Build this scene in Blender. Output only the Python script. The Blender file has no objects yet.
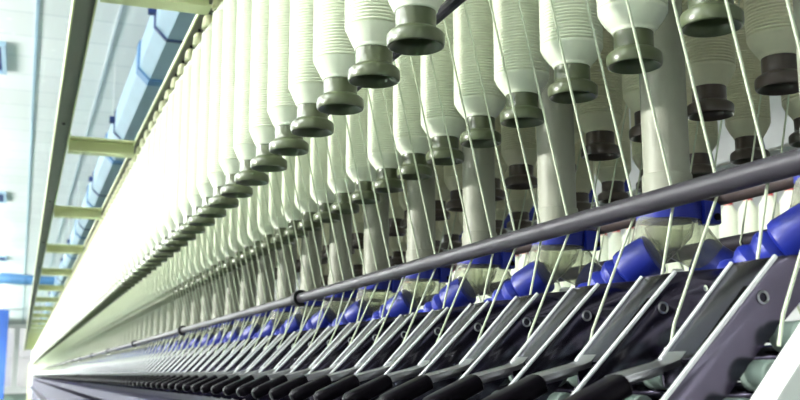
import bpy, math, random
from mathutils import Vector, Matrix
random.seed(7)
SC = bpy.context.scene
COL = SC.collection
H = 1.05                      # height of the lens above the floor; machine data below is measured from lens height
PITCH = 0.14
pi = math.pi

# ------------------------------------------------------------------ materials
def mat(name, col, rough=0.6, metal=0.0, coat=0.0, noise=0.0, nscale=30.0, spec=0.5, bump=0.0, sheen=0.0):
    m = bpy.data.materials.new(name); m.use_nodes = True
    nt = m.node_tree; b = nt.nodes['Principled BSDF']
    b.inputs['Base Color'].default_value = (*col, 1)
    b.inputs['Roughness'].default_value = rough
    b.inputs['Metallic'].default_value = metal
    b.inputs['Coat Weight'].default_value = coat
    b.inputs['Specular IOR Level'].default_value = spec
    b.inputs['Sheen Weight'].default_value = sheen
    if noise or bump:
        tc = nt.nodes.new('ShaderNodeTexCoord')
        n = nt.nodes.new('ShaderNodeTexNoise'); n.inputs['Scale'].default_value = nscale; n.inputs['Detail'].default_value = 4
        nt.links.new(tc.outputs['Object'], n.inputs['Vector'])
        if noise:
            r = nt.nodes.new('ShaderNodeValToRGB')
            r.color_ramp.elements[0].position = 0.3; r.color_ramp.elements[1].position = 0.7
            r.color_ramp.elements[0].color = (*[c * (1 - noise) for c in col], 1)
            r.color_ramp.elements[1].color = (*[min(1, c * (1 + noise)) for c in col], 1)
            nt.links.new(n.outputs['Fac'], r.inputs['Fac']); nt.links.new(r.outputs['Color'], b.inputs['Base Color'])
        if bump:
            bp = nt.nodes.new('ShaderNodeBump'); bp.inputs['Strength'].default_value = bump; bp.inputs['Distance'].default_value = 0.002
            nt.links.new(n.outputs['Fac'], bp.inputs['Height']); nt.links.new(bp.outputs['Normal'], b.inputs['Normal'])
    return m

M = {}
M['yarn'] = mat('cotton_roving', (0.82, 0.865, 0.715), 0.9, noise=0.04, nscale=60, spec=0.1)
M['yarn_cream'] = mat('cream_roving', (0.74, 0.72, 0.54), 0.9, noise=0.04, nscale=60, spec=0.1)
M['strand'] = mat('roving_strand', (0.57, 0.63, 0.48), 0.9, noise=0.05, nscale=200, spec=0.1)
M['bobbin_green'] = mat('grey_green_plastic', (0.080, 0.098, 0.048), 0.30, coat=0.1, noise=0.06, nscale=40)
M['bobbin_brown'] = mat('brown_plastic', (0.062, 0.045, 0.036), 0.30, coat=0.1, noise=0.08, nscale=40)
M['hanger'] = mat('cream_hanger_plastic', (0.74, 0.74, 0.47), 0.4, noise=0.05)
M['cream'] = mat('cream_paint', (0.58, 0.62, 0.36), 0.45, noise=0.05, nscale=8)
M['beam'] = mat('grey_beam_paint', (0.10, 0.105, 0.09), 0.5, noise=0.12, nscale=5)
M['rail'] = mat('dark_steel_tube', (0.022, 0.019, 0.026), 0.42, spec=0.3, noise=0.1, nscale=25)
M['rail_brown'] = mat('brown_steel_tube', (0.050, 0.036, 0.034), 0.5, metal=0.0, noise=0.1, nscale=25)
M['steel'] = mat('brushed_steel', (0.105, 0.094, 0.135), 0.2, metal=1.0, noise=0.12, nscale=22)
M['polish'] = mat('polished_edge_highlight', (0.95, 0.96, 0.98), 0.22, metal=0.45)  # bright highlight of the polished edges put into a near-white base colour
M['dark_steel'] = mat('dark_steel', (0.12, 0.11, 0.15), 0.35, metal=0.8, noise=0.1, nscale=15)
M['black'] = mat('black_grip_plastic', (0.004, 0.003, 0.005), 0.3, spec=0.06)
M['black_rubber'] = mat('black_rubber', (0.008, 0.008, 0.010), 0.5, spec=0.15)
M['lever'] = mat('bright_lever_steel', (0.45, 0.45, 0.48), 0.3, metal=1.0, noise=0.08)
M['slot'] = mat('black_slot_shade', (0.004, 0.004, 0.004), 1.0, spec=0.0)  # shade inside the slot, put into a flat black
M['blue'] = mat('blue_rubber', (0.006, 0.016, 0.24), 0.42, noise=0.08, nscale=40)
M['blue_dark'] = mat('dark_blue_paint', (0.012, 0.035, 0.15), 0.5)
M['duct_blue'] = mat('pale_blue_duct_sheet', (0.38, 0.54, 0.68), 0.45, noise=0.06, nscale=2)
M['column_blue'] = mat('blue_column_paint', (0.02, 0.09, 0.38), 0.45, noise=0.05, nscale=3)
M['white'] = mat('white_paint', (0.88, 0.90, 0.88), 0.45, noise=0.02, nscale=5)
M['wall'] = mat('white_wall_paint', (0.85, 0.87, 0.86), 0.8, noise=0.02, nscale=3)
M['red'] = mat('red_plastic', (0.6, 0.05, 0.06), 0.4)
M['rubber_green'] = mat('pale_green_roller_cot', (0.16, 0.21, 0.185), 0.5, noise=0.05)
M['body'] = mat('machine_body_enamel', (0.022, 0.020, 0.045), 0.5, spec=0.2, noise=0.06, nscale=3)
M['floor'] = mat('green_floor_epoxy', (0.014, 0.045, 0.026), 0.45, noise=0.15, nscale=0.8)

def tube_mat():
    m = mat('hazy_suction_tube', (0.33, 0.34, 0.27), 0.5, noise=0.10, nscale=18)
    b = m.node_tree.nodes['Principled BSDF']; b.inputs['Alpha'].default_value = 0.90
    return m
M['tube'] = tube_mat()
def clear_mat():
    m = bpy.data.materials.new('clear_plastic'); m.use_nodes = True; nt = m.node_tree; nt.nodes.clear()
    out = nt.nodes.new('ShaderNodeOutputMaterial')
    tr = nt.nodes.new('ShaderNodeBsdfTransparent'); tr.inputs['Color'].default_value = (0.86, 0.88, 0.80, 1)
    df = nt.nodes.new('ShaderNodeBsdfPrincipled'); df.inputs['Base Color'].default_value = (0.42, 0.42, 0.36, 1); df.inputs['Roughness'].default_value = 0.08
    lw = nt.nodes.new('ShaderNodeLayerWeight'); lw.inputs['Blend'].default_value = 0.35
    nz = nt.nodes.new('ShaderNodeTexNoise'); nz.inputs['Scale'].default_value = 26; nz.inputs['Distortion'].default_value = 1.5
    tc = nt.nodes.new('ShaderNodeTexCoord'); nt.links.new(tc.outputs['Object'], nz.inputs['Vector'])
    bp = nt.nodes.new('ShaderNodeBump'); bp.inputs['Strength'].default_value = 0.4; bp.inputs['Distance'].default_value = 0.012
    nt.links.new(nz.outputs['Fac'], bp.inputs['Height'])
    nt.links.new(bp.outputs['Normal'], df.inputs['Normal']); nt.links.new(bp.outputs['Normal'], lw.inputs['Normal'])
    ma = nt.nodes.new('ShaderNodeMath'); ma.operation = 'MULTIPLY_ADD'; ma.inputs[1].default_value = 0.60; ma.inputs[2].default_value = 0.20
    nt.links.new(lw.outputs['Facing'], ma.inputs[0])
    mx = nt.nodes.new('ShaderNodeMixShader')
    nt.links.new(ma.outputs[0], mx.inputs['Fac']); nt.links.new(tr.outputs[0], mx.inputs[1]); nt.links.new(df.outputs[0], mx.inputs[2])
    nt.links.new(mx.outputs[0], out.inputs['Surface'])
    return m
M['clear'] = clear_mat()
def ceiling_mat():
    m = mat('ceiling_tiles', (0.80, 0.84, 0.84), 0.85); nt = m.node_tree; b = nt.nodes['Principled BSDF']
    tc = nt.nodes.new('ShaderNodeTexCoord'); mp = nt.nodes.new('ShaderNodeMapping'); mp.inputs['Location'].default_value = (0.045, 0.18, 0)
    br = nt.nodes.new('ShaderNodeTexBrick'); br.offset = 0; br.squash = 1
    br.inputs['Scale'].default_value = 1.0; br.inputs['Brick Width'].default_value = 0.62; br.inputs['Row Height'].default_value = 0.6
    br.inputs['Mortar Size'].default_value = 0.010; br.inputs['Mortar Smooth'].default_value = 0.3
    br.inputs['Color1'].default_value = (0.84, 0.86, 0.86, 1); br.inputs['Color2'].default_value = (0.79, 0.81, 0.81, 1); br.inputs['Mortar'].default_value = (0.60, 0.64, 0.66, 1)
    nt.links.new(tc.outputs['Object'], mp.inputs['Vector']); nt.links.new(mp.outputs['Vector'], br.inputs['Vector'])
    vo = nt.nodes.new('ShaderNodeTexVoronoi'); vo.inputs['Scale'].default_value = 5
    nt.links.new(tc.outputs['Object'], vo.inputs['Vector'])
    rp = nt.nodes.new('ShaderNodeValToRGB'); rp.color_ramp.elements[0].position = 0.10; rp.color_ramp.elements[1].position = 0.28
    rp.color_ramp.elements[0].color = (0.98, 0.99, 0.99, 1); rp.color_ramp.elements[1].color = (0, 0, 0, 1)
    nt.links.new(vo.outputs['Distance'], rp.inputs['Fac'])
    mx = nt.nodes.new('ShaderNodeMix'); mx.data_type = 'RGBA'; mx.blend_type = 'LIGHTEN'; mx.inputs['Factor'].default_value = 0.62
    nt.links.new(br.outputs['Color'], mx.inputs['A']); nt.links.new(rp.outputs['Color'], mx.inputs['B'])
    nt.links.new(mx.outputs['Result'], b.inputs['Base Color'])
    return m
M['ceiling'] = ceiling_mat()
def glass_mat():
    m = bpy.data.materials.new('window_glass'); m.use_nodes = True; nt = m.node_tree; nt.nodes.clear()
    out = nt.nodes.new('ShaderNodeOutputMaterial'); tr = nt.nodes.new('ShaderNodeBsdfTransparent'); gl = nt.nodes.new('ShaderNodeBsdfGlossy')
    gl.inputs['Roughness'].default_value = 0.03
    mx = nt.nodes.new('ShaderNodeMixShader'); mx.inputs['Fac'].default_value = 0.06
    nt.links.new(tr.outputs[0], mx.inputs[1]); nt.links.new(gl.outputs[0], mx.inputs[2]); nt.links.new(mx.outputs[0], out.inputs['Surface'])
    return m
M['glass'] = glass_mat()
def lamp_mat():  # glowing tubes of the added lamps
    m = bpy.data.materials.new('lit_tube'); m.use_nodes = True; b = m.node_tree.nodes['Principled BSDF']
    b.inputs['Emission Color'].default_value = (0.93, 1, 0.97, 1); b.inputs['Emission Strength'].default_value = 4
    return m
M['lamp'] = lamp_mat()

# ------------------------------------------------------------------ mesh builder
class MB:
    def __init__(s): s.v = []; s.f = []; s.mi = []
    def add(s, vs, fs, mi=0):
        o = len(s.v); s.v += [tuple(v) for v in vs]; s.f += [tuple(i + o for i in f) for f in fs]; s.mi += [mi] * len(fs); return s
    def box(s, lo, hi, mi=0):
        x0, y0, z0 = lo; x1, y1, z1 = hi
        vs = [(x0,y0,z0),(x1,y0,z0),(x1,y1,z0),(x0,y1,z0),(x0,y0,z1),(x1,y0,z1),(x1,y1,z1),(x0,y1,z1)]
        return s.add(vs, [(0,3,2,1),(4,5,6,7),(0,1,5,4),(1,2,6,5),(2,3,7,6),(3,0,4,7)], mi)
    def lathe(s, prof, seg=24, c=(0,0,0), cap0=False, cap1=False, mi=0):
        vs = []; fs = []; n = len(prof)
        for r, z in prof:
            for k in range(seg):
                a = 2 * pi * k / seg; vs.append((c[0] + r * math.cos(a), c[1] + r * math.sin(a), c[2] + z))
        for i in range(n - 1):
            for k in range(seg):
                k2 = (k + 1) % seg
                fs.append((i*seg + k, i*seg + k2, (i+1)*seg + k2, (i+1)*seg + k))
        if cap0: fs.append(tuple(range(seg))[::-1])
        if cap1: fs.append(tuple((n-1)*seg + k for k in range(seg)))
        return s.add(vs, fs, mi)
    def sweep(s, path, rad, seg=8, cap=True, mi=0):
        P = [Vector(p) for p in path]; n = len(P)
        R = rad if isinstance(rad, (list, tuple)) else [rad] * n
        T = []
        for i in range(n):
            t = (P[min(i+1, n-1)] - P[max(i-1, 0)]); T.append(t.normalized() if t.length > 1e-9 else Vector((0,0,1)))
        ref = Vector((0,0,1)) if abs(T[0].z) < 0.9 else Vector((1,0,0))
        u = T[0].cross(ref).normalized(); vs = []; fs = []
        for i in range(n):
            u = (u - T[i] * u.dot(T[i])).normalized(); w = T[i].cross(u)
            for k in range(seg):
                a = 2 * pi * k / seg; vs.append(P[i] + (u * math.cos(a) + w * math.sin(a)) * R[i])
        for i in range(n - 1):
            for k in range(seg):
                k2 = (k+1) % seg; fs.append((i*seg+k, i*seg+k2, (i+1)*seg+k2, (i+1)*seg+k))
        if cap:
            fs.append(tuple(range(seg))[::-1]); fs.append(tuple((n-1)*seg + k for k in range(seg)))
        return s.add(vs, fs, mi)
    def sheet(s, prof, y0, y1, t, mi=0):
        """bent sheet: polyline of (x, z), thickness t below it, from y0 to y1"""
        n = len(prof); P = [Vector((p[0], p[1])) for p in prof]; low = []
        for i in range(n):
            d = (P[min(i+1, n-1)] - P[max(i-1, 0)]).normalized(); nn = Vector((d.y, -d.x))
            if nn.y > 0: nn = -nn
            low.append(P[i] + nn * t)
        ring = P + low[::-1]; m = len(ring)
        vs = [(p.x, y0, p.y) for p in ring] + [(p.x, y1, p.y) for p in ring]
        fs = [(i, (i+1) % m, m + (i+1) % m, m + i) for i in range(m)]
        for i in range(n - 1):
            a, b, c, d = i, i+1, m-2-i, m-1-i
            fs += [(a, b, c, d), (m+d, m+c, m+b, m+a)]
        return s.add(vs, fs, mi)
    def curve_plate(s, loops, t, bevel, mapf, mi=0):
        """plate with rounded rim from closed 2D loops (holes allowed); mapf(u, v, w) gives the point"""
        cu = bpy.data.curves.new('outline', 'CURVE'); cu.dimensions = '2D'; cu.fill_mode = 'BOTH'
        for L in loops:
            sp = cu.splines.new('POLY'); sp.points.add(len(L) - 1); sp.use_cyclic_u = True
            for p, q in zip(sp.points, L): p.co = (q[0], q[1], 0, 1)
        cu.extrude = max(t/2 - bevel, 1e-5); cu.bevel_depth = bevel; cu.bevel_resolution = 1; cu.offset = -bevel
        o = bpy.data.objects.new('outline', cu); COL.objects.link(o)
        dg = bpy.context.evaluated_depsgraph_get(); me = bpy.data.meshes.new_from_object(o.evaluated_get(dg))
        s.add([mapf(*v.co) for v in me.vertices], [tuple(p.vertices) for p in me.polygons], mi)
        bpy.data.objects.remove(o); bpy.data.curves.remove(cu); bpy.data.meshes.remove(me)
        return s
    def mesh(s, name, mats, smooth=35):
        me = bpy.data.meshes.new(name); me.from_pydata(s.v, [], s.f); me.update()
        for m in (mats if isinstance(mats, (list, tuple)) else [mats]): me.materials.append(m)
        me.polygons.foreach_set('material_index', s.mi)
        import bmesh
        b = bmesh.new(); b.from_mesh(me); bmesh.ops.remove_doubles(b, verts=b.verts, dist=1e-6); bmesh.ops.recalc_face_normals(b, faces=b.faces); b.to_mesh(me); b.free()
        if smooth:
            me.shade_smooth(); me.set_sharp_from_angle(angle=math.radians(smooth))
        return me
    def obj(s, name, mats, parent=None, loc=(0,0,0), smooth=35):
        o = bpy.data.objects.new(name, s.mesh(name, mats, smooth)); COL.objects.link(o)
        o.location = loc
        if parent is not None: o.parent = parent
        return o

def tag(o, label, cat, group=None, kind=None):
    o['label'] = label; o['category'] = cat
    if group: o['group'] = group
    if kind: o['kind'] = kind
    return o
def thing(name, label, cat, loc, group=None):
    o = bpy.data.objects.new(name, None); COL.objects.link(o); o.location = loc; o.empty_display_size = 0.02
    return tag(o, label, cat, group)
def struct(o): o['kind'] = 'structure'; return o
def dup(root, loc, label=None, group=None, swap=None):
    def cp(o, par):
        c = o.copy(); COL.objects.link(c); c.parent = par
        if swap and c.type == 'MESH' and o.data in swap: c.data = swap[o.data]
        for ch in kids.get(o, ()): cp(ch, c)
        return c
    kids = {}
    def scan(o):
        kids[o] = list(o.children)
        for ch in kids[o]: scan(ch)
    if root not in KIDS: scan(root); KIDS[root] = kids
    kids = KIDS[root]
    r = cp(root, None); r.location = loc
    if label: r['label'] = label
    if group: r['group'] = group
    return r
KIDS = {}
ONES = ['', 'first', 'second', 'third', 'fourth', 'fifth', 'sixth', 'seventh', 'eighth', 'ninth', 'tenth', 'eleventh', 'twelfth', 'thirteenth', 'fourteenth', 'fifteenth', 'sixteenth', 'seventeenth', 'eighteenth', 'nineteenth']
def ordw(n):
    if n < 20: return ONES[n]
    t, u = divmod(n, 10); T = {2: 'twent', 3: 'thirt', 4: 'fort', 5: 'fift', 6: 'sixt'}[t]
    return T + 'ieth' if u == 0 else T + 'y-' + ONES[u]

Y_END = 38.0
XA, XB, XC, XD = 0.384, 0.645, 0.865, 1.128
ZB = 0.3535                     # underside of the hanging bobbins

# ------------------------------------------------------------------ room
Zc, Zf = 2.87 + H, 0.0
struct(MB().box((-9.0, -5.0, -0.1), (7.2, 62.2, 0.0)).obj('floor', M['floor'], smooth=0))
struct(MB().box((-9.0, -5.0, Zc), (7.2, 62.2, Zc + 0.1)).obj('ceiling', M['ceiling'], smooth=0))
struct(MB().box((7.0, -5.0, 0.0), (7.2, 62.2, Zc)).obj('wall_right', M['wall'], smooth=0))
struct(MB().box((-9.0, -5.2, 0.0), (7.2, -5.0, Zc)).obj('wall_front', M['wall'], smooth=0))
# far wall with window openings
fw = MB(); wx = [(-2.9, -1.75), (-1.55, -0.4), (-0.2, 0.95), (1.15, 2.3), (2.5, 3.65), (3.85, 5.0), (5.2, 6.35)]
wz = (0.35, 3.75)
fw.box((-9.0, 62.0, 0), (7.0, 62.2, wz[0])); fw.box((-9.0, 62.0, wz[1]), (7.0, 62.2, Zc))
edges = [-9.0] + [e for w in wx for e in w] + [7.0]
for i in range(0, len(edges), 2): fw.box((edges[i], 62.0, wz[0]), (edges[i+1], 62.2, wz[1]))
struct(fw.obj('wall_back', M['wall'], smooth=0))
for i, (a, b) in enumerate(wx[:4]):
    w = MB(); t = 0.05; y0, y1 = 62.04, 62.12
    w.box((a, y0, wz[0]), (a+t, y1, wz[1])); w.box((b-t, y0, wz[0]), (b, y1, wz[1]))
    w.box((a+t, y0, wz[0]), (b-t, y1, wz[0]+t)); w.box((a+t, y0, wz[1]-t), (b-t, y1, wz[1])); w.box((a+t, y0, 2.0), (b-t, y1, 2.05))
    o = struct(w.obj('window_%d' % (i+1), M['white'], smooth=0))
    MB().box((a+t, 62.075, wz[0]+t), (b-t, 62.085, wz[1]-t)).obj('pane', M['glass'], parent=o, smooth=0)
# ceiling grid bars
M['grid_grey'] = mat('grid_bar_paint', (0.55, 0.62, 0.66), 0.6)
for i, x in enumerate((-0.045, 0.577)):
    struct(MB().box((x-0.011, -1.0, Zc-0.012), (x+0.011, 61.9, Zc)).obj('trim_%d' % (i+1), M['duct_blue'] if i == 0 else M['grid_grey'], smooth=0))
# blue column near the far end
struct(MB().box((-1.25, 48.0, 0.0), (-0.62, 48.5, Zc)).obj('column', M['column_blue'], smooth=0))

# ceiling diffusers
def diffuser(y, x, label):
    r = thing('ceiling_vent', label, 'vent', (x, y, Zc), 'ceiling vents over the aisle')
    f = MB(); w, l, t = 0.26, 0.45, 0.04
    f.box((-w, -l, -0.04), (-w+t, l, 0)); f.box((w-t, -l, -0.04), (w, l, 0)); f.box((-w+t, -l, -0.04), (w-t, -l+t, 0)); f.box((-w+t, l-t, -0.04), (w-t, l, 0))
    f.obj('frame', M['duct_blue'], r, smooth=0)
    g = MB()
    for k in range(10):
        yy = -l + t + 0.03 + k * 0.078; g.box((-w+t, yy, -0.03), (w-t, yy+0.025, -0.012))
    g.obj('grille', M['blue_dark'], r, smooth=0)
    MB().box((-w+t, -l+t, -0.006), (w-t, l-t, 0)).obj('backing', M['blue_dark'], r, smooth=0)
diffuser(9.5, -0.55, 'square blue ceiling vent cut by the photo edge, nearest of those over the aisle')
diffuser(17.3, -0.64, 'small dark square ceiling vent over the aisle, middle one of three')
diffuser(26.6, -0.74, 'tiny dark ceiling vent over the aisle, farthest of three')

# ------------------------------------------------------------------ blue octagonal air duct under the ceiling
def duct():
    zb, s, x0, x1, zt = 2.15, 0.078, 0.687, 1.33, 2.50
    pr = [(x0, zb+s), (x0+s, zb), (x1-s, zb), (x1, zb+s), (x1, zt-s), (x1-s, zt), (x0+s, zt), (x0, zt-s)]
    r = thing('air_duct', 'long pale blue faceted air duct hanging under the ceiling above the machine', 'air duct', (0, 0, H))
    def ring(y0, y1, e, mb):
        cx = (x0+x1)/2; cz = (zb+zt)/2; n = 8
        P = [(cx + (x-cx)*(1+e/0.32), cz + (z-cz)*(1+e/0.175)) for x, z in pr]
        vs = [(x, y0, z) for x, z in P] + [(x, y1, z) for x, z in P]
        mb.add(vs, [(i, (i+1) % n, n+(i+1) % n, n+i) for i in range(n)] + [tuple(range(n)), tuple(range(n, 2*n))[::-1]])
    b = MB(); ring(1.0, 58.0, 0, b); b.obj('duct_shell', M['duct_blue'], r, smooth=0)
    k = 0; y = 6.35
    while y < 50:
        m = MB(); ring(y+0.95, y+1.09, 0.012, m); m.obj('joint_band', M['duct_blue_band'], r, smooth=0)
        m = MB(); ring(y, y+0.035, 0.010, m)
        m.obj('strap', M['blue_dark'], r, smooth=0)
        mm = MB(); mm.box((x0-0.05, y-0.01, zt-s-0.11), (x0+0.0, y+0.045, zt-s-0.05)); MB().sweep([(x0-0.025, y+0.017, zt-s-0.05), (x0-0.025, y+0.017, 2.869)], 0.004, 6).obj('hanger_rod', M['white'], r)
        mm.obj('hanger_lug', M['blue_dark'], r, smooth=0)
        y += 3.05
M['duct_blue_band'] = mat('blue_duct_band', (0.10, 0.26, 0.52), 0.45)
duct()
# cross duct far away with an elbow towards the aisle
c = MB(); c.sweep([(-0.75, 27.6, 2.35), (-0.55, 27.3, 2.43), (-0.2, 27.2, 2.40), (0.4, 27.2, 2.38), (0.686, 27.2, 2.38)], [0.10, 0.14, 0.14, 0.12, 0.12], 12)
tag(c.obj('branch_duct', M['duct_blue_band'], loc=(0,0,H)), 'blue round branch duct crossing the aisle far away under the ceiling', 'air duct')

# ------------------------------------------------------------------ overhead travelling-cleaner beam and its brackets
r = thing('overhead_beam', 'long grey overhead rail beam with cream lips running beside the creel', 'beam', (0, 0, H))
b = MB(); b.box((0.068, 0.6, 0.868), (0.113, Y_END+1, 0.905)); b.obj('web', M['beam'], r, smooth=0)
for xx in ((0.064, 0.068), (0.113, 0.117)):
    MB().box((xx[0], 0.6, 0.858), (xx[1], Y_END+1, 0.912)).obj('lip', M['cream'], r, smooth=0)
for k in range(9):
    MB().lathe([(0.0055, -0.004), (0.0055, 0.002)], 10, (0.090, 1.90 + 1.7*k, 0.867), True, True).obj('bolt', M['black'], r)
for k in range(21):
    y = 2.23 + 1.68 * k
    lab = ('%s cream cross bracket from the near end, joining creel top to the grey overhead beam' % ordw(k+1)) if k < 8 else 'tiny cream cross bracket far along the overhead beam, past the eighth'
    rr = thing('cross_bracket', lab, 'bracket', (0.118, y, H + 0.831), 'cross brackets under the overhead beam' if k < 8 else 'far cross brackets under the overhead beam')
    m = MB(); L = 0.243
    m.box((0, -0.040, 0.050), (L, 0.022, 0.057)); m.box((0, -0.036, 0), (L, 0.022, 0.006)); m.box((0, 0.006, 0.006), (L, 0.012, 0.050))
    m.obj('channel', M['cream'], rr, smooth=0)
    MB().box((-0.0, -0.026, -0.004), (0.008, -0.0, 0.068)).obj('end_plate', M['cream'], rr, smooth=0)

# creel top rails
for i, (x, lab) in enumerate(((XA, 'long cream creel top rail over the front bobbin row'), (XB, 'long cream creel top rail over the second bobbin row'),
                              (XC, 'long cream creel top rail over the third bobbin row'), (XD, 'long cream creel top rail over the fourth bobbin row'))):
    r = thing('creel_rail', lab, 'rail', (x, 0, H + (0.888 if i == 0 else 0.836)), 'creel top rails')
    MB().box((-0.019, -0.4, 0.0), (0.022, Y_END, 0.007)).obj('plate', M['beam'], r, smooth=0)  # shade under the cream rail put into the dark plate colour
    MB().box((-0.023, -0.4, -0.004), (-0.019, Y_END, 0.009)).obj('lip', M['cream'], r, smooth=0)
# thin guide rods
tag(MB().sweep([(0.470, -0.3, 0.842), (0.470, Y_END, 0.842)], 0.007, 8).obj('guide_rod', M['rail'], loc=(0,0,H)), 'thin high steel guide rod along the creel behind the front bobbin tops', 'rod')
tag(MB().sweep([(0.437, 0.75, 0.418), (0.437, Y_END, 0.418)], 0.0075, 10).obj('guide_rod', M['rail'], loc=(0,0,H)), 'dark steel rod running close behind the front row of bobbin flanges', 'rod')

# ------------------------------------------------------------------ roving bobbins
def bobbin_tube_mb():
    m = MB()
    m.lathe([(0.0, 0.220), (0.0195, 0.220), (0.0205, 0.030), (0.0210, 0.010), (0.0222, 0.006), (0.0270, 0.0015), (0.0295, 0.0), (0.0312, 0.0006), (0.0320, 0.003), (0.0322, 0.0065), (0.0320, 0.0125),
             (0.0312, 0.0142), (0.0292, 0.0162), (0.0256, 0.0184), (0.0236, 0.0198), (0.0230, 0.0215), (0.0229, 0.030), (0.0229, 0.0405), (0.0228, 0.046), (0.0228, 0.240), (0.0130, 0.260), (0.0130, 0.474), (0.009, 0.478)], 32, cap1=True)
    return m
def package_mb(R, step=0.0043, seg=32, ridge=0.0026, cone=False):
    pr = [(0.0225, 0.0395), (0.0240, 0.0400), (0.0248, 0.0415)]
    n = 8; z0, z1 = 0.042, (0.0655 if cone else 0.0635)
    for i in range(n + 1):
        t = i / n; sh = t if cone else 0.55*t + 0.45*math.sin(t*pi/2)
        pr.append((0.0248 + (R - 0.0248) * sh - (0.0004 if i % 2 else 0), z0 + (z1 - z0) * t))
    pr.append((R + 0.0006, z1 + 0.0012))
    if not cone: pr.append((R + 0.0006, z1 + 0.0045))
    z = pr[-1][1] + 0.001
    while z < 0.425:
        pr += [(R - ridge, z), (R + ridge*0.2, z + step*0.22), (R + ridge*0.4, z + step*0.5), (R + ridge*0.2, z + step*0.80)]; z += step
    pr += [(R - 0.003, 0.430), (0.017, 0.456), (0.0135, 0.457)]
    return MB().lathe(pr, seg)
ME_TUBE_G = bobbin_tube_mb().mesh('bobbin_tube', M['bobbin_green'])
ME_TUBE_B = bobbin_tube_mb().mesh('bobbin_tube', M['bobbin_brown'])
PK = {R: package_mb(R, cone=R < 0.037).mesh('yarn_package', M['yarn'], 60) for R in (0.0355, 0.0368, 0.0385, 0.0398)}
PKC = {R: package_mb(R).mesh('yarn_package', M['yarn_cream'], 60) for R in (0.036, 0.038)}
def bobbin(x, y, tube, pack, label, group, z=ZB):
    r = thing('roving_bobbin', label, 'bobbin', (x, y, H + z), group)
    o = bpy.data.objects.new('bobbin_tube', tube); COL.objects.link(o); o.parent = r; o.rotation_euler.z = random.uniform(0, 6.28)
    o = bpy.data.objects.new('yarn_package', pack); COL.objects.link(o); o.parent = r; o.rotation_euler.z = random.uniform(0, 6.28)
    return r
def row_label(k, nmax, what, far): return what % ordw(k+1) if k < nmax else far
NA, NB, NC, ND = 108, 92, 26, 22
for k in range(NA):
    p = PK[0.0355] if k % 5 != 2 else PK[0.0368]
    bobbin(XA, 0.977 + PITCH*k, ME_TUBE_G, p, row_label(k, 20, '%s white bobbin from the near end of the aisle-side front row, grey-green flange', 'small white bobbin far along the aisle-side front row, past the twentieth'),
           'front row of roving bobbins' if k < 20 else 'far bobbins of the front row')
for k in range(NB):
    bobbin(XB, 0.808 + PITCH*k, ME_TUBE_G, PK[0.0398] if k % 3 else PK[0.0385], row_label(k, 18, '%s pale ribbed bobbin from the near end of the second row, behind the front row', 'small bobbin far along the second row, glimpsed below the front row'),
           'second row of roving bobbins' if k < 18 else 'far bobbins of the second row', z=ZB-0.002)
for k in range(NC):
    bobbin(XC, 0.957 + PITCH*k, ME_TUBE_B, PKC[0.036] if k % 2 else PKC[0.038], row_label(k, 14, '%s cream bobbin from the near end of the third row, just behind the suction pipes', 'dim cream bobbin far along the third row behind the suction pipes'),
           'third row of roving bobbins' if k < 14 else 'far bobbins of the third row', z=ZB-0.004)
for k in range(ND):
    bobbin(XD, 1.194 + PITCH*k, ME_TUBE_B, PKC[0.036] if k % 2 else PKC[0.038], row_label(k, 12, '%s cream bobbin from the near end of the fourth row, deepest inside the creel', 'dim cream bobbin far along the fourth row, deepest inside the creel'),
           'fourth row of roving bobbins' if k < 12 else 'far bobbins of the fourth row', z=ZB)
# the rest, far down the machine
m = MB()
def lowbob(m, x, y, R):
    m.lathe([(0.012, 0.02), (0.028, 0.0), (0.032, 0.003), (0.032, 0.013), (0.025, 0.021), (0.025, 0.037)], 10, (x, y, ZB), mi=1)
    m.lathe([(0.025, 0.037), (R, 0.068), (R, 0.425), (0.014, 0.457)], 10, (x, y, ZB), mi=0)
k = NA
while 0.977 + PITCH*k < Y_END - 0.2: lowbob(m, XA, 0.977 + PITCH*k, 0.0355); k += 1
k = NB
while 0.808 + PITCH*k < Y_END - 0.2: lowbob(m, XB, 0.808 + PITCH*k, 0.039); k += 1
tag(m.obj('far_bobbin_mass', [M['yarn'], M['bobbin_green']], loc=(0,0,H)), 'blur of white bobbins merging together at the distant end of the creel rows', 'bobbins', kind='stuff')

# bobbin hangers over the front row
def hanger_parts(r):
    a = MB().lathe([(0.0, 0.036), (0.005, 0.0355), (0.0100, 0.033), (0.0135, 0.026), (0.0155, 0.014), (0.0165, 0.004), (0.0165, 0.0), (0.0120, -0.002), (0.008, -0.002)], 20).obj('bell', M['hanger'], r)
    b = MB().lathe([(0.0090, -0.012), (0.0102, -0.009), (0.0102, -0.0015)], 14, cap0=True).obj('neck', M['tube'], r)
    c = MB().lathe([(0.0035, 0.035), (0.0035, 0.0455)], 8, cap1=True).obj('stud', M['steel'], r)
first = None
for k in range(int((Y_END - 0.3 - 0.977) / PITCH)):
    y = 0.977 + PITCH*k
    z = H + 0.8425
    # ordinal counted from the first one that the photo shows (the tenth along the row)
    n = k - 8
    lab = ('%s cream bell-shaped bobbin hanger below the nearest cross bracket, above the front row' % ordw(n)) if 1 <= n <= 16 else ('tiny cream bobbin hanger far along the creel rail' if n > 16 else 'cream bobbin hanger above the near front-row bobbins')
    grp = 'bobbin hangers of the front row' if 1 <= n <= 16 else ('far bobbin hangers' if n > 16 else 'near bobbin hangers')
    if k < 5: continue
    if first is None:
        first = thing('bobbin_hanger', lab, 'hanger', (XA, y, z), grp); hanger_parts(first)
    else: dup(first, (XA, y, z), lab, grp)

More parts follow.
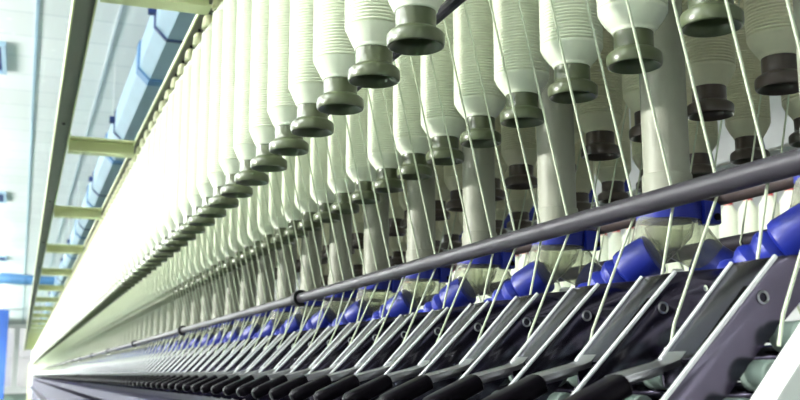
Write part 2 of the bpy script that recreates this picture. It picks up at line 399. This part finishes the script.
# ------------------------------------------------------------------ steel rails in front of and behind the pipes
XR, ZR, RR = 0.600, 0.176, 0.0112
def long_rail(name, x, z, rad, m, label, y0=-0.2):
    return tag(MB().sweep([(x, y0, z), (x, Y_END, z)], rad, 20).obj(name, m, loc=(0,0,H)), label, 'rail')
long_rail('roving_rail', XR, ZR, RR, M['rail'], 'thick dark grey steel tube crossing diagonally in front of the suction pipes')
long_rail('support_rail', 0.806, 0.219, 0.0105, M['rail_brown'], 'brownish steel tube just behind the blue collars of the suction pipes')
long_rail('roving_rail', 0.910, 0.178, RR, M['rail'], 'dark steel tube lowest and farthest back, seen between the blue hoses')
def clip(y, label, grp):
    r = thing('rail_clip', label, 'clip', (XR, y, H + ZR), grp)
    m = MB(); R0, R1 = 0.0116, 0.019; n = 22; vs = []; fs = []
    for i in range(n + 1):
        a = math.radians(-20 + 290 * i / n) + 0.6
        for rr_, yy in ((R0, -0.014), (R1, -0.014), (R1, 0.014), (R0, 0.014)): vs.append((rr_*math.cos(a), yy, rr_*math.sin(a)))
    for i in range(n):
        for j in range(4): fs.append((i*4+j, i*4+(j+1) % 4, (i+1)*4+(j+1) % 4, (i+1)*4+j))
    fs += [(0,1,2,3), (n*4+3, n*4+2, n*4+1, n*4)]
    m.add(vs, fs); m.obj('ring', M['black_rubber'], r)
    MB().box((0.016, -0.006, -0.004), (0.20, 0.006, 0.004)).obj('stay', M['dark_steel'], r, smooth=0)
for k in range(19):
    y = 2.27 + 1.82*k
    clip(y, ('%s black clip from the near end on the dark steel tube' % ordw(k+1)) if k < 6 else 'tiny black clip far along the dark steel tube, past the sixth', 'black clips on the steel tube' if k < 6 else 'far black clips on the steel tube')

# ------------------------------------------------------------------ suction pipes with collar, clear manifold and bellows
XT = 0.752
def hose_path(sx):
    p0 = Vector((0.010 + sx*0.040, 0, 0.145)); d = Vector((sx*0.50, -sx*0.66, -0.42 if sx < 0 else -0.52)).normalized()
    path = []; rad = []
    def pt(s, r): path.append(tuple(p0 + d*s + Vector((0, 0, -1.5*s*s)))); rad.append(r)
    pt(-0.006, 0.0235); pt(-0.0055, 0.0258); pt(-0.002, 0.0268); pt(0.032, 0.0268); pt(0.036, 0.0255)
    s = 0.039
    for k in range(3):
        pt(s, 0.0205); pt(s+0.004, 0.0238); pt(s+0.009, 0.0256); pt(s+0.014, 0.0238); pt(s+0.018, 0.0205); s += 0.0195
    pt(s, 0.0185); pt(s+0.008, 0.0180)
    return path, rad
def suction_pipe(loc, label, grp):
    r = thing('suction_pipe', label, 'suction pipe', loc, grp)
    MB().lathe([(0.0265, 0.215), (0.0290, 0.215), (0.0290, 0.930), (0.0265, 0.930)], 32).obj('pipe', M['tube'], r)
    MB().lathe([(0.0292, 0.214), (0.0312, 0.214), (0.0312, 0.2475), (0.0305, 0.249), (0.0292, 0.249)], 32).obj('sleeve', M['tube'], r)
    col = MB().lathe([(0.0335, 0.190), (0.0395, 0.190), (0.0402, 0.192), (0.0402, 0.211), (0.0395, 0.213), (0.0335, 0.213)], 32).obj('collar', M['blue'], r)
    cb = MB()
    cb.curve_plate([[(0.028, 0.184), (0.050, 0.184), (0.052, 0.186), (0.052, 0.213), (0.028, 0.213)]], 0.016, 0.001, lambda u, v, w: (u, -0.028 + w, v))
    blk = cb.obj('clamp_block', M['blue'], col)
    MB().sweep([(0.045, -0.0385, 0.193), (0.045, -0.0355, 0.193)], [0.0045, 0.0045], 14).obj('screw', M['black'], blk)
    mf = MB()
    for sy in (1, -1):
        mf.sweep([(sy*0.002, 0, 0.192), (sy*0.004, 0, 0.186), (sy*0.012, -sy*0.001, 0.177), (0.004+sy*0.022, -sy*0.003, 0.166), (0.008+sy*0.033, -sy*0.006, 0.154), (0.010+sy*0.041, -sy*0.010, 0.144)],
                 [0.0335, 0.0345, 0.0335, 0.0305, 0.0260, 0.0235], 24, cap=False)
    mf.obj('manifold', M['clear'], r)
    dr = MB(); dr.lathe([(0.006, 0.100), (0.009, 0.102), (0.009, 0.126), (0.006, 0.130)], 14, (0.010, 0, 0), True, True); dr.box((-0.02, -0.014, 0.09), (0.04, 0.014, 0.108))
    dr.obj('drain_plug', M['white'], r)
    for sy in (1, -1):
        p, q = hose_path(sy); MB().sweep(p, q, 24).obj('bellows_hose', M['blue'], r)
    return r
NPIPE = 34; Y0P = 0.765
proto = None
for k in range(NPIPE):
    y = Y0P + 2*PITCH*k
    lab = ('%s translucent suction pipe from the near end, with blue collar, clear manifold and blue bellows' % ordw(k+1)) if k < 12 else 'small suction pipe with blue bellows far along the machine, past the twelfth'
    grp = 'suction pipes along the machine centre' if k < 12 else 'far suction pipes'
    if proto is None: proto = suction_pipe((XT, y, H), lab, grp)
    else: dup(proto, (XT, y, H), lab, grp)
# simple far ones
sm = MB(); sm.lathe([(0.031, 0.213), (0.031, 0.93)], 10, mi=0); sm.lathe([(0.034, 0.19), (0.040, 0.19), (0.040, 0.213), (0.034, 0.213)], 10, mi=1)
for sy in (1, -1):
    sm.sweep([(0, 0, 0.19), (0.004+sy*0.022, 0, 0.166), (0.010+sy*0.041, 0, 0.144)], [0.032, 0.0265, 0.0215], 8, mi=2)
    sm.sweep([(0.010+sy*0.04, 0, 0.145), (0.010+sy*0.058, -sy*0.024, 0.128), (0.010+sy*0.093, -sy*0.070, 0.088)], [0.0248, 0.0248, 0.022], 8, mi=1)
far_pipe = None
k = NPIPE
while Y0P + 2*PITCH*k < Y_END - 0.3:
    y = Y0P + 2*PITCH*k
    if far_pipe is None:
        far_pipe = tag(sm.obj('suction_pipe', [M['tube'], M['blue'], M['clear']], loc=(XT, y, H)), 'small suction pipe with blue bellows far along the machine, past the twelfth', 'suction pipe', 'far suction pipes')
    else: dup(far_pipe, (XT, y, H))
    k += 1

# ------------------------------------------------------------------ drafting arms
AX, AZ = 0.55, 0.0             # arm origin
def P(x, z): return (x - AX, z - AZ)
A_, B_, BEND = P(0.590, 0.0985), P(0.648, 0.1045), P(0.510, 0.0130)
HW = 0.029
def circ(c, r, n=16): return [(c[0] + r*math.cos(2*pi*i/n), c[1] + r*math.sin(2*pi*i/n)) for i in range(n)]
def arm_channel():
    m = MB()
    low = P(0.455, -0.0365)
    near = [A_, B_, P(0.656, 0.101), P(0.664, 0.088), P(0.650, 0.070), P(0.612, 0.060), P(0.567, 0.0195), P(0.520, -0.030), P(0.488, -0.060), P(0.468, -0.056), low]
    hole = circ(P(0.5735, 0.0635), 0.0042)
    hole2 = circ(P(0.625, 0.084), 0.0032)
    m.curve_plate([near, hole, hole2], 0.0024, 0.0007, lambda u, v, w: (u, -HW + 0.0012 + w, v))
    farp = [A_, B_, P(0.656, 0.101), P(0.664, 0.088), P(0.650, 0.070), P(0.612, 0.060), P(0.567, 0.0195), P(0.530, -0.018), P(0.512, -0.010), BEND]
    m.curve_plate([farp, hole], 0.0024, 0.0007, lambda u, v, w: (u, HW - 0.0012 + w, v))
    # top sheet with its long slot, laid along the slope
    L = math.dist(A_, BEND); ux = ((BEND[0]-A_[0])/L, (BEND[1]-A_[1])/L); nx = (-ux[1], ux[0])
    if nx[1] < 0: nx = (-nx[0], -nx[1])
    rect = [(0, -HW+0.0012), (L, -HW+0.0012), (L, HW-0.0012), (0, HW-0.0012)]
    slot = [(0.30*L, -HW+0.0075), (0.92*L, -HW+0.0075), (0.92*L, -HW+0.0125), (0.30*L, -HW+0.0125)]
    m.curve_plate([rect, slot], 0.0022, 0.0005, lambda u, v, w: (A_[0] + ux[0]*u + nx[0]*(w-0.0014), v, A_[1] + ux[1]*u + nx[1]*(w-0.0014)))
    m.sheet([B_, A_], -HW+0.001, HW-0.001, 0.0022)
    # under-frame of the slot
    return m
def arm_edges(sy):
    m = MB(); r = 0.0022
    end = BEND if sy > 0 else P(0.456, -0.0355)
    if sy > 0: m.sweep([(A_[0], sy*(HW-0.001), A_[1]), (end[0], sy*(HW-0.001), end[1])], r, 10)
    else: m.sweep([(A_[0], sy*(HW-0.001), A_[1]), (end[0], sy*(HW-0.001), end[1])], r, 10)
    return m
def arm_lever():
    m = MB(); y0, y1 = 0.000, HW
    pr = [P(0.516, 0.0195), P(0.510, 0.0130), P(0.502, 0.0100), P(0.470, 0.0022), P(0.456, -0.0015)]
    m.sheet(pr, y0, y1, 0.0022)
    # curled long sides
    m.sheet([(p[0], p[1]-0.001) for p in pr], y1-0.0022, y1, 0.011)
    m.sheet([(p[0], p[1]-0.001) for p in pr[1:]], y0, y0+0.0022, 0.004)
    m.sweep([(p[0], y1, p[1]-0.0008) for p in pr], 0.0016, 8)
    return m
def arm_handle():
    """rounded grip, thicker and blunt at its free end"""
    m = MB(); d = Vector((-0.905, 0, -0.425)).normalized(); up = Vector((-0.425, 0, 0.905)).normalized()
    c0 = Vector((*P(0.445, 0)[:1], 0.0125, -0.0125)); c0 = Vector((0.461-AX, 0.0130, -0.0074))
    secs = [(0.0, 0.0135, 0.0078), (0.002, 0.0155, 0.0098), (0.030, 0.0160, 0.0102), (0.050, 0.0155, 0.0106), (0.060, 0.0140, 0.0105), (0.066, 0.0100, 0.0075), (0.068, 0.004, 0.003)]
    n = 16; vs = []; fs = []
    for s, hw, hh in secs:
        for k in range(n):
            a = 2*pi*k/n; ca, sa = math.cos(a), math.sin(a); e = 0.55
            q = c0 + d*s + Vector((0, 1, 0))*hw*math.copysign(abs(ca)**e, ca) + up*hh*math.copysign(abs(sa)**e, sa); vs.append(q)
    for i in range(len(secs)-1):
        for k in range(n): fs.append((i*n+k, i*n+(k+1) % n, (i+1)*n+(k+1) % n, (i+1)*n+k))
    fs.append(tuple(range(n))[::-1]); fs.append(tuple((len(secs)-1)*n + k for k in range(n)))
    return m.add(vs, fs)
def perp(x, depth):  # point under the top edge line (x - z = 0.4925) at this depth
    z = x - 0.4925; return (x + depth*0.7071 - AX, z - depth*0.7071 - AZ)
def top_roller(x):
    m = MB(); c = perp(x, 0.051)
    m.sweep([(c[0], -0.050, c[1]), (c[0], 0.050, c[1])], 0.0045, 10)
    for s in (-1, 1): m.sweep([(c[0], s*0.020, c[1]), (c[0], s*0.0215, c[1]), (c[0], s*0.0475, c[1]), (c[0], s*0.049, c[1])], [0.0115, 0.0128, 0.0128, 0.0115], 16, mi=1)
    return m
def drafting_arm(loc, label, grp):
    r = thing('drafting_unit', label, 'drafting unit', loc, grp)
    arm_channel().obj('channel', M['steel'], r)
    for sy in (-1, 1): arm_edges(sy).obj('polished_edge', M['polish'], r)
    st = MB(); L = math.dist(A_, BEND); q0 = Vector((A_[0] + (BEND[0]-A_[0])*0.30, A_[1] + (BEND[1]-A_[1])*0.30)); q1 = Vector((A_[0] + (BEND[0]-A_[0])*0.93, A_[1] + (BEND[1]-A_[1])*0.93))
    nn = Vector((-0.7071, 0.7071))*0.0012; st.sheet([q0+nn, q1+nn], -HW+0.0070, -HW+0.0130, 0.003); st.obj('slot_shade_strip', M['slot'], r, smooth=0)  # black strip laid over the slot in place of its shade
    rv = MB()
    c = P(0.5735, 0.0635); pr = [(c[0] + 0.0050*math.cos(a), -HW-0.0004, c[1] + 0.0050*math.sin(a)) for a in [2*pi*i/18 for i in range(19)]]
    rv.sweep(pr, 0.0011, 6, cap=False); rv.obj('eyelet', M['lever'], r)
    lv = arm_lever().obj('lever', M['lever'], r)
    arm_handle().obj('handle', M['black'], r)
    for x in (0.560, 0.528, 0.498): top_roller(x).obj('top_roller', [M['steel'], M['rubber_green']], r)
    return r
Y0A = 0.702; NFULL = 60
proto = None
NARM = int((Y_END - 0.3 - Y0A) / PITCH)
def arm_label(k): return ('%s steel drafting unit with black handle, counted from the white end cover' % ordw(k+1)) if k < 24 else 'small steel drafting unit with black handle far along the row, past the twenty-fourth'
def arm_group(k): return 'drafting arms' if k < 24 else 'far drafting arms'
for k in range(NFULL):
    if proto is None: proto = drafting_arm((AX, Y0A, H), arm_label(0), arm_group(0))
    else: dup(proto, (AX, Y0A + PITCH*k, H), arm_label(k), arm_group(k))
fa = MB(); fa.sheet([B_, A_, BEND, P(0.440, -0.004)], -HW, HW, 0.003); fa.sheet([P(0.656, 0.101), A_, P(0.456, -0.0355)], -HW, -HW+0.003, 0.045)
for sy in (-1, 1): e = BEND if sy > 0 else P(0.456, -0.0355); fa.sweep([(A_[0], sy*HW, A_[1]), (e[0], sy*HW, e[1])], 0.0024, 6, mi=1)
hm = arm_handle(); fa.add(hm.v, hm.f, 2)
far_arm = None
for k in range(NFULL, NARM):
    loc = (AX, Y0A + PITCH*k, H)
    if far_arm is None: far_arm = tag(fa.obj('drafting_unit', [M['steel'], M['polish'], M['black']], loc=loc), arm_label(k), 'drafting unit', arm_group(k))
    else: dup(far_arm, loc)
# fluted bottom rollers, roller beam and front panels
for i, (x, nm) in enumerate(((0.560, 'rearmost'), (0.528, 'middle'), (0.498, 'front'))):
    c = perp(x, 0.0765)
    tag(MB().sweep([(c[0]+AX, 0.64, c[1]), (c[0]+AX, Y_END, c[1])], 0.0125, 16).obj('drafting_roller', M['steel'], loc=(0,0,H)), 'long %s steel drafting roller shaft under the drafting arms' % nm, 'roller')
tag(MB().box((0.52, 0.64, -0.155), (1.00, Y_END, -0.100)).obj('roller_beam', M['dark_steel'], loc=(0,0,H), smooth=0), 'dark steel beam under the drafting rollers, full machine length', 'beam')
tag(MB().box((0.41, 0.64, -0.125), (0.515, Y_END, -0.083)).obj('front_trough', M['body'], loc=(0,0,H), smooth=0), 'dark metal trough below the black handles, full machine length', 'trough')
tag(MB().box((0.43, 0.64, -H), (1.08, Y_END, -0.16)).obj('spinning_machine', M['body'], loc=(0,0,H), smooth=0), 'dark blue-grey long machine base under the drafting arms', 'machine')
tag(MB().box((0.33, 0.64, -0.42), (0.425, Y_END, -0.38)).obj('ring_rail', M['dark_steel'], loc=(0,0,H), smooth=0), 'steel ring rail low along the machine front', 'rail')
# machine tail
r = thing('machine_tail', 'grey-green cabinet closing the distant end of the spinning machine', 'cabinet', (0.75, Y_END + 0.8, 0))
MB().box((-0.47, -0.75, 0), (0.47, 0.75, H + 0.42)).obj('housing', M['cream'], r, smooth=0)
MB().box((-0.42, -0.765, 0.25), (0.42, -0.75, H + 0.36)).obj('door', M['white'], r, smooth=0)

# white end cover at the near end
m = MB(); prof = [(0.458, -0.0825), (0.5105, -0.022), (0.565, 0.0395), (0.6425, 0.126), (0.80, 0.126), (0.80, -1.045), (0.458, -1.045)]
m.curve_plate([prof], 0.03, 0.004, lambda u, v, w: (u, 0.612 + w, v))
tag(m.obj('end_cover', M['white'], loc=(0,0,H)), 'bright white sloped cover plate in the corner beside the nearest drafting arm', 'cover')

# ------------------------------------------------------------------ roving strands
RS = 0.0015
def strand_mb(dy_low, inner=False):
    xr = XR + RR + 0.0022
    pts = [(0.468, 0.0, 0.832)] + [(0.468 + (xr-0.468)*t, 0.0, 0.832 + (ZR+0.004-0.832)*t) for t in (0.25, 0.5, 0.75)]
    pts += [(xr, 0, ZR+0.006), (xr, 0, ZR-0.002), (xr-0.001, 0, ZR-0.008)]
    e = Vector((0.591, dy_low, 0.087)) if inner else Vector((0.553, dy_low, 0.046)); s = Vector((xr-0.001, 0, ZR-0.008))
    pts += [tuple(s.lerp(e, t)) for t in (0.35, 0.7, 1.0)]
    if not inner: pts += [(0.547, dy_low, 0.022)]
    return pts
def make_strand(dy_low, inner=False):
    return MB().sweep([(x-XR, y, z-ZR) for x, y, z in strand_mb(dy_low, inner)], RS, 8).mesh('roving_strand', M['strand'])
S1, S2 = make_strand(-0.006), make_strand(-0.003, True)
ns = 0; NSTR = 272; y = 0.625 + 0.0 ; kk = 0
ylist = []
k = 0
while True:
    ya = 0.7035 + PITCH*k - 0.07; yb = ya + 0.07
    ylist += [(ya + 0.0, 0), (yb + 0.0, 1)]
    k += 1
    if ya > Y_END - 0.6: break
for i, (y, t) in enumerate(ylist[:NSTR]):
    lab = ('%s pale roving strand from the near end, bent behind the dark steel tube' % ordw(i+1)) if i < 22 else 'fine pale roving strand far along the steel tube, past the twenty-second'
    o = bpy.data.objects.new('roving_strand', S1 if t == 0 else S2); COL.objects.link(o); o.location = (XR, y, H + ZR)
    tag(o, lab, 'strand', 'roving strands on the aisle side' if i < 22 else 'far roving strands on the aisle side')
m = MB()
for (y, t) in ylist[NSTR:]: m.sweep([(x, yy + y, z) for x, yy, z in strand_mb(-0.006 if t == 0 else -0.003, t == 1)], RS, 4)
tag(m.obj('far_strand_mass', M['strand'], loc=(0,0,H)), 'haze of fine pale strands at the distant end of the machine', 'strands', kind='stuff')
# strands of the far side, mirrored
def back_strand():
    c = 2*XT; xr = c - 0.600 - RR - 0.0022 + 0.006
    pts = [(xr + 0.14, 0.02, 0.70), (xr+0.004, 0, ZR+0.012), (xr, 0, ZR), (c - 0.553, 0, 0.046)]
    return MB().sweep(pts, RS*0.9, 6).mesh('roving_strand', M['strand'])
BS = back_strand()
for k in range(20):
    o = bpy.data.objects.new('roving_strand', BS); COL.objects.link(o); o.location = (0, 0.95 + 0.07*k + (0.012 if k % 2 else 0), H)
    tag(o, ('%s thin pale strand from the near end, hanging deep behind the suction pipes' % ordw(k+1)), 'strand', 'roving strands on the far side')

# ------------------------------------------------------------------ blue cones on a pale shelf behind the fourth row
tag(MB().box((1.205, 1.0, 0.384), (1.265, 4.2, 0.390)).obj('cone_shelf', M['white'], loc=(0,0,H), smooth=0), 'narrow pale shelf deep in the creel carrying small blue cones', 'shelf')
for k in range(12):
    r = thing('blue_cone', '%s blue cone from the near end on the pale shelf deep inside the creel' % ordw(k+1), 'cone', (1.235, 1.16 + 0.145*k, H + 0.390), 'blue cones on the pale shelf')
    MB().lathe([(0.0, 0), (0.0205, 0.0), (0.0215, 0.004), (0.0205, 0.022), (0.0170, 0.040), (0.0100, 0.050), (0.0, 0.052)], 20).obj('cone_body', M['blue'], r)
    MB().lathe([(0.0075, 0.049), (0.0075, 0.060), (0.0, 0.062)], 12).obj('cone_tip', M['black_rubber'], r)

# ------------------------------------------------------------------ the next machine across the far aisle
def cone_bob(x, y, label, grp):
    r = thing('roving_bobbin', label, 'bobbin', (x, y, H + 0.36), grp)
    for nm, me in (('bobbin_tube', NB_T), ('yarn_package', NB_P), ('red_cap', NB_C)):
        o = bpy.data.objects.new(nm, me); COL.objects.link(o); o.parent = r
NB_T = MB().lathe([(0.012, 0.02), (0.028, 0.0), (0.032, 0.003), (0.032, 0.013), (0.025, 0.021), (0.025, 0.046)], 16).mesh('bobbin_tube', M['white'])
NB_P = MB().lathe([(0.025, 0.037), (0.050, 0.075), (0.052, 0.12), (0.050, 0.20), (0.052, 0.205), (0.050, 0.30), (0.047, 0.40), (0.016, 0.452)], 20).mesh('yarn_package', M['yarn'])
NB_C = MB().lathe([(0.014, 0.440), (0.022, 0.446), (0.022, 0.470), (0.0, 0.474)], 12).mesh('red_cap', M['red'])
XN = 3.15
for k in range(44):
    cone_bob(XN, 3.2 + PITCH*k, 'white bobbin with red cap on the next machine, seen through gaps behind the blue hoses', 'bobbins of the next machine')
m = MB(); m.box((XN-0.025, 3.0, 0.845), (XN+0.025, 9.6, 0.87)); tag(m.obj('creel_rail', M['white'], loc=(0,0,H), smooth=0), 'white creel rail of the next machine across the far aisle', 'rail')
tag(MB().box((XN-0.05, 2.6, -H), (XN+0.95, 12.0, 0.27)).obj('spinning_machine', M['white'], loc=(0,0,H), smooth=0), 'white base of the next spinning machine across the far aisle', 'machine')
for i, yy in enumerate((2.95, 9.55)):
    tag(MB().box((XN-0.02, yy, 0.27), (XN+0.02, yy+0.05, 0.845)).obj('creel_post', M['white'], loc=(0,0,H), smooth=0), ('near' if i == 0 else 'far') + ' white creel post standing on the next machine base', 'post')

# ------------------------------------------------------------------ unseen lamps added over both aisles to light the hall; sun and sky
LX = -4.0
for k in range(15):
    y = -2.6 + 4.0*k
    r = thing('added_lamp', 'long unseen lamp added over the aisle to light the hall', 'lamp', (LX, y, H + 1.75), 'added lamps over the aisle')
    MB().box((-0.09, -0.75, 0.0), (0.09, 0.75, 0.05)).obj('housing', M['white'], r, smooth=0)
    for sx in (-0.045, 0.045): MB().sweep([(sx, -0.72, -0.022), (sx, 0.72, -0.022)], 0.014, 8).obj('lamp_tube', M['lamp'], r)
    for sy in (-0.6, 0.6): MB().sweep([(0, sy, 0.05), (0, sy, 1.119)], 0.004, 6).obj('suspension_rod', M['steel'], r)
def area(name, loc, target, sx, sy, power, col=(1,1,1)):
    l = bpy.data.lights.new(name, 'AREA'); l.shape = 'RECTANGLE'; l.size = sx; l.size_y = sy; l.energy = power; l.color = col
    o = bpy.data.objects.new(name, l); COL.objects.link(o); o.location = loc
    d = Vector(target) - Vector(loc); o.rotation_euler = d.to_track_quat('-Z', 'Y').to_euler(); return o
for k in range(15):             # upward and downward fill light of the added lamps
    y = -2.6 + 4.0*k
    area('added_uplight', (LX, y, H + 1.83), (LX, y, 9), 3.2, 0.5, 600 if k > 0 else 60, (0.98, 1.0, 0.99))
    area('added_downlight', (LX, y, H + 1.70), (LX+0.6, y, 0), 0.3, 1.5, 40 if k < 2 else (50 if y < 14 else (160 if y < 26 else 500)), (0.98, 1.0, 0.98))
for k in range(3):  # lamps added to brighten the bobbins of the next machine
    y = 3.0 + 3.2*k
    r = thing('added_lamp', 'unseen lamp added over the far aisle to brighten the next machine', 'lamp', (2.0, y, H + 1.75), 'added lamps over the far aisle')
    MB().box((-0.09, -0.75, 0.0), (0.09, 0.75, 0.05)).obj('housing', M['white'], r, smooth=0)
    for sx in (-0.045, 0.045): MB().sweep([(sx, -0.72, -0.022), (sx, 0.72, -0.022)], 0.014, 8).obj('lamp_tube', M['lamp'], r)
    for sy in (-0.6, 0.6): MB().sweep([(0, sy, 0.05), (0, sy, 1.119)], 0.004, 6).obj('suspension_rod', M['steel'], r)
    area('added_downlight', (2.0, y, H + 1.70), (3.2, y, H + 0.5), 0.3, 1.5, 20, (1.0, 1.0, 0.96))
sl = bpy.data.lights.new('low_sun', 'SUN'); sl.energy = 3.5; sl.angle = math.radians(2.5); sl.color = (1.0, 1.0, 0.94)
so = bpy.data.objects.new('low_sun', sl); COL.objects.link(so); so.rotation_euler = Vector((0.94, -0.34, -0.19)).to_track_quat('-Z', 'Y').to_euler()
w = bpy.data.worlds.new('World'); SC.world = w; w.use_nodes = True
nt = w.node_tree; bg = nt.nodes['Background']; bg.inputs['Strength'].default_value = 0.62
tc = nt.nodes.new('ShaderNodeTexCoord'); sp = nt.nodes.new('ShaderNodeSeparateXYZ'); rp = nt.nodes.new('ShaderNodeValToRGB'); mr = nt.nodes.new('ShaderNodeMapRange')
mr.inputs['From Min'].default_value = -1; mr.inputs['From Max'].default_value = 1
nt.links.new(tc.outputs['Generated'], sp.inputs[0]); nt.links.new(sp.outputs['Z'], mr.inputs['Value']); nt.links.new(mr.outputs[0], rp.inputs['Fac']); nt.links.new(rp.outputs['Color'], bg.inputs['Color'])
e = rp.color_ramp.elements; e[0].position = 0.46; e[0].color = (0.02, 0.022, 0.022, 1); e[1].position = 0.50; e[1].color = (0.97, 1.0, 1.0, 1)

# ------------------------------------------------------------------ camera
f = 1000.0; pitch = math.atan(175/f); yaw = math.atan(380/math.hypot(f, 175))
fw_ = Vector((math.sin(yaw)*math.cos(pitch), math.cos(yaw)*math.cos(pitch), math.sin(pitch)))
rt = Vector((math.cos(yaw), -math.sin(yaw), 0)); up = rt.cross(fw_)
cd = bpy.data.cameras.new('camera'); cam = bpy.data.objects.new('camera', cd); COL.objects.link(cam)
cam.matrix_world = Matrix(((rt.x, up.x, -fw_.x, 0), (rt.y, up.y, -fw_.y, 0), (rt.z, up.z, -fw_.z, H), (0, 0, 0, 1)))
cd.sensor_width = 36; cd.lens = 36*f/800; cd.clip_start = 0.02; cd.clip_end = 200
cd.dof.use_dof = True; cd.dof.focus_distance = 1.25; cd.dof.aperture_fstop = 11
SC.camera = cam
SC.view_settings.view_transform = 'Standard'; SC.view_settings.look = 'None'; SC.view_settings.gamma = 1; SC.view_settings.use_curve_mapping = False
SC.view_settings.exposure = 0.45
SC.cycles.max_bounces = 8; SC.cycles.transparent_max_bounces = 16
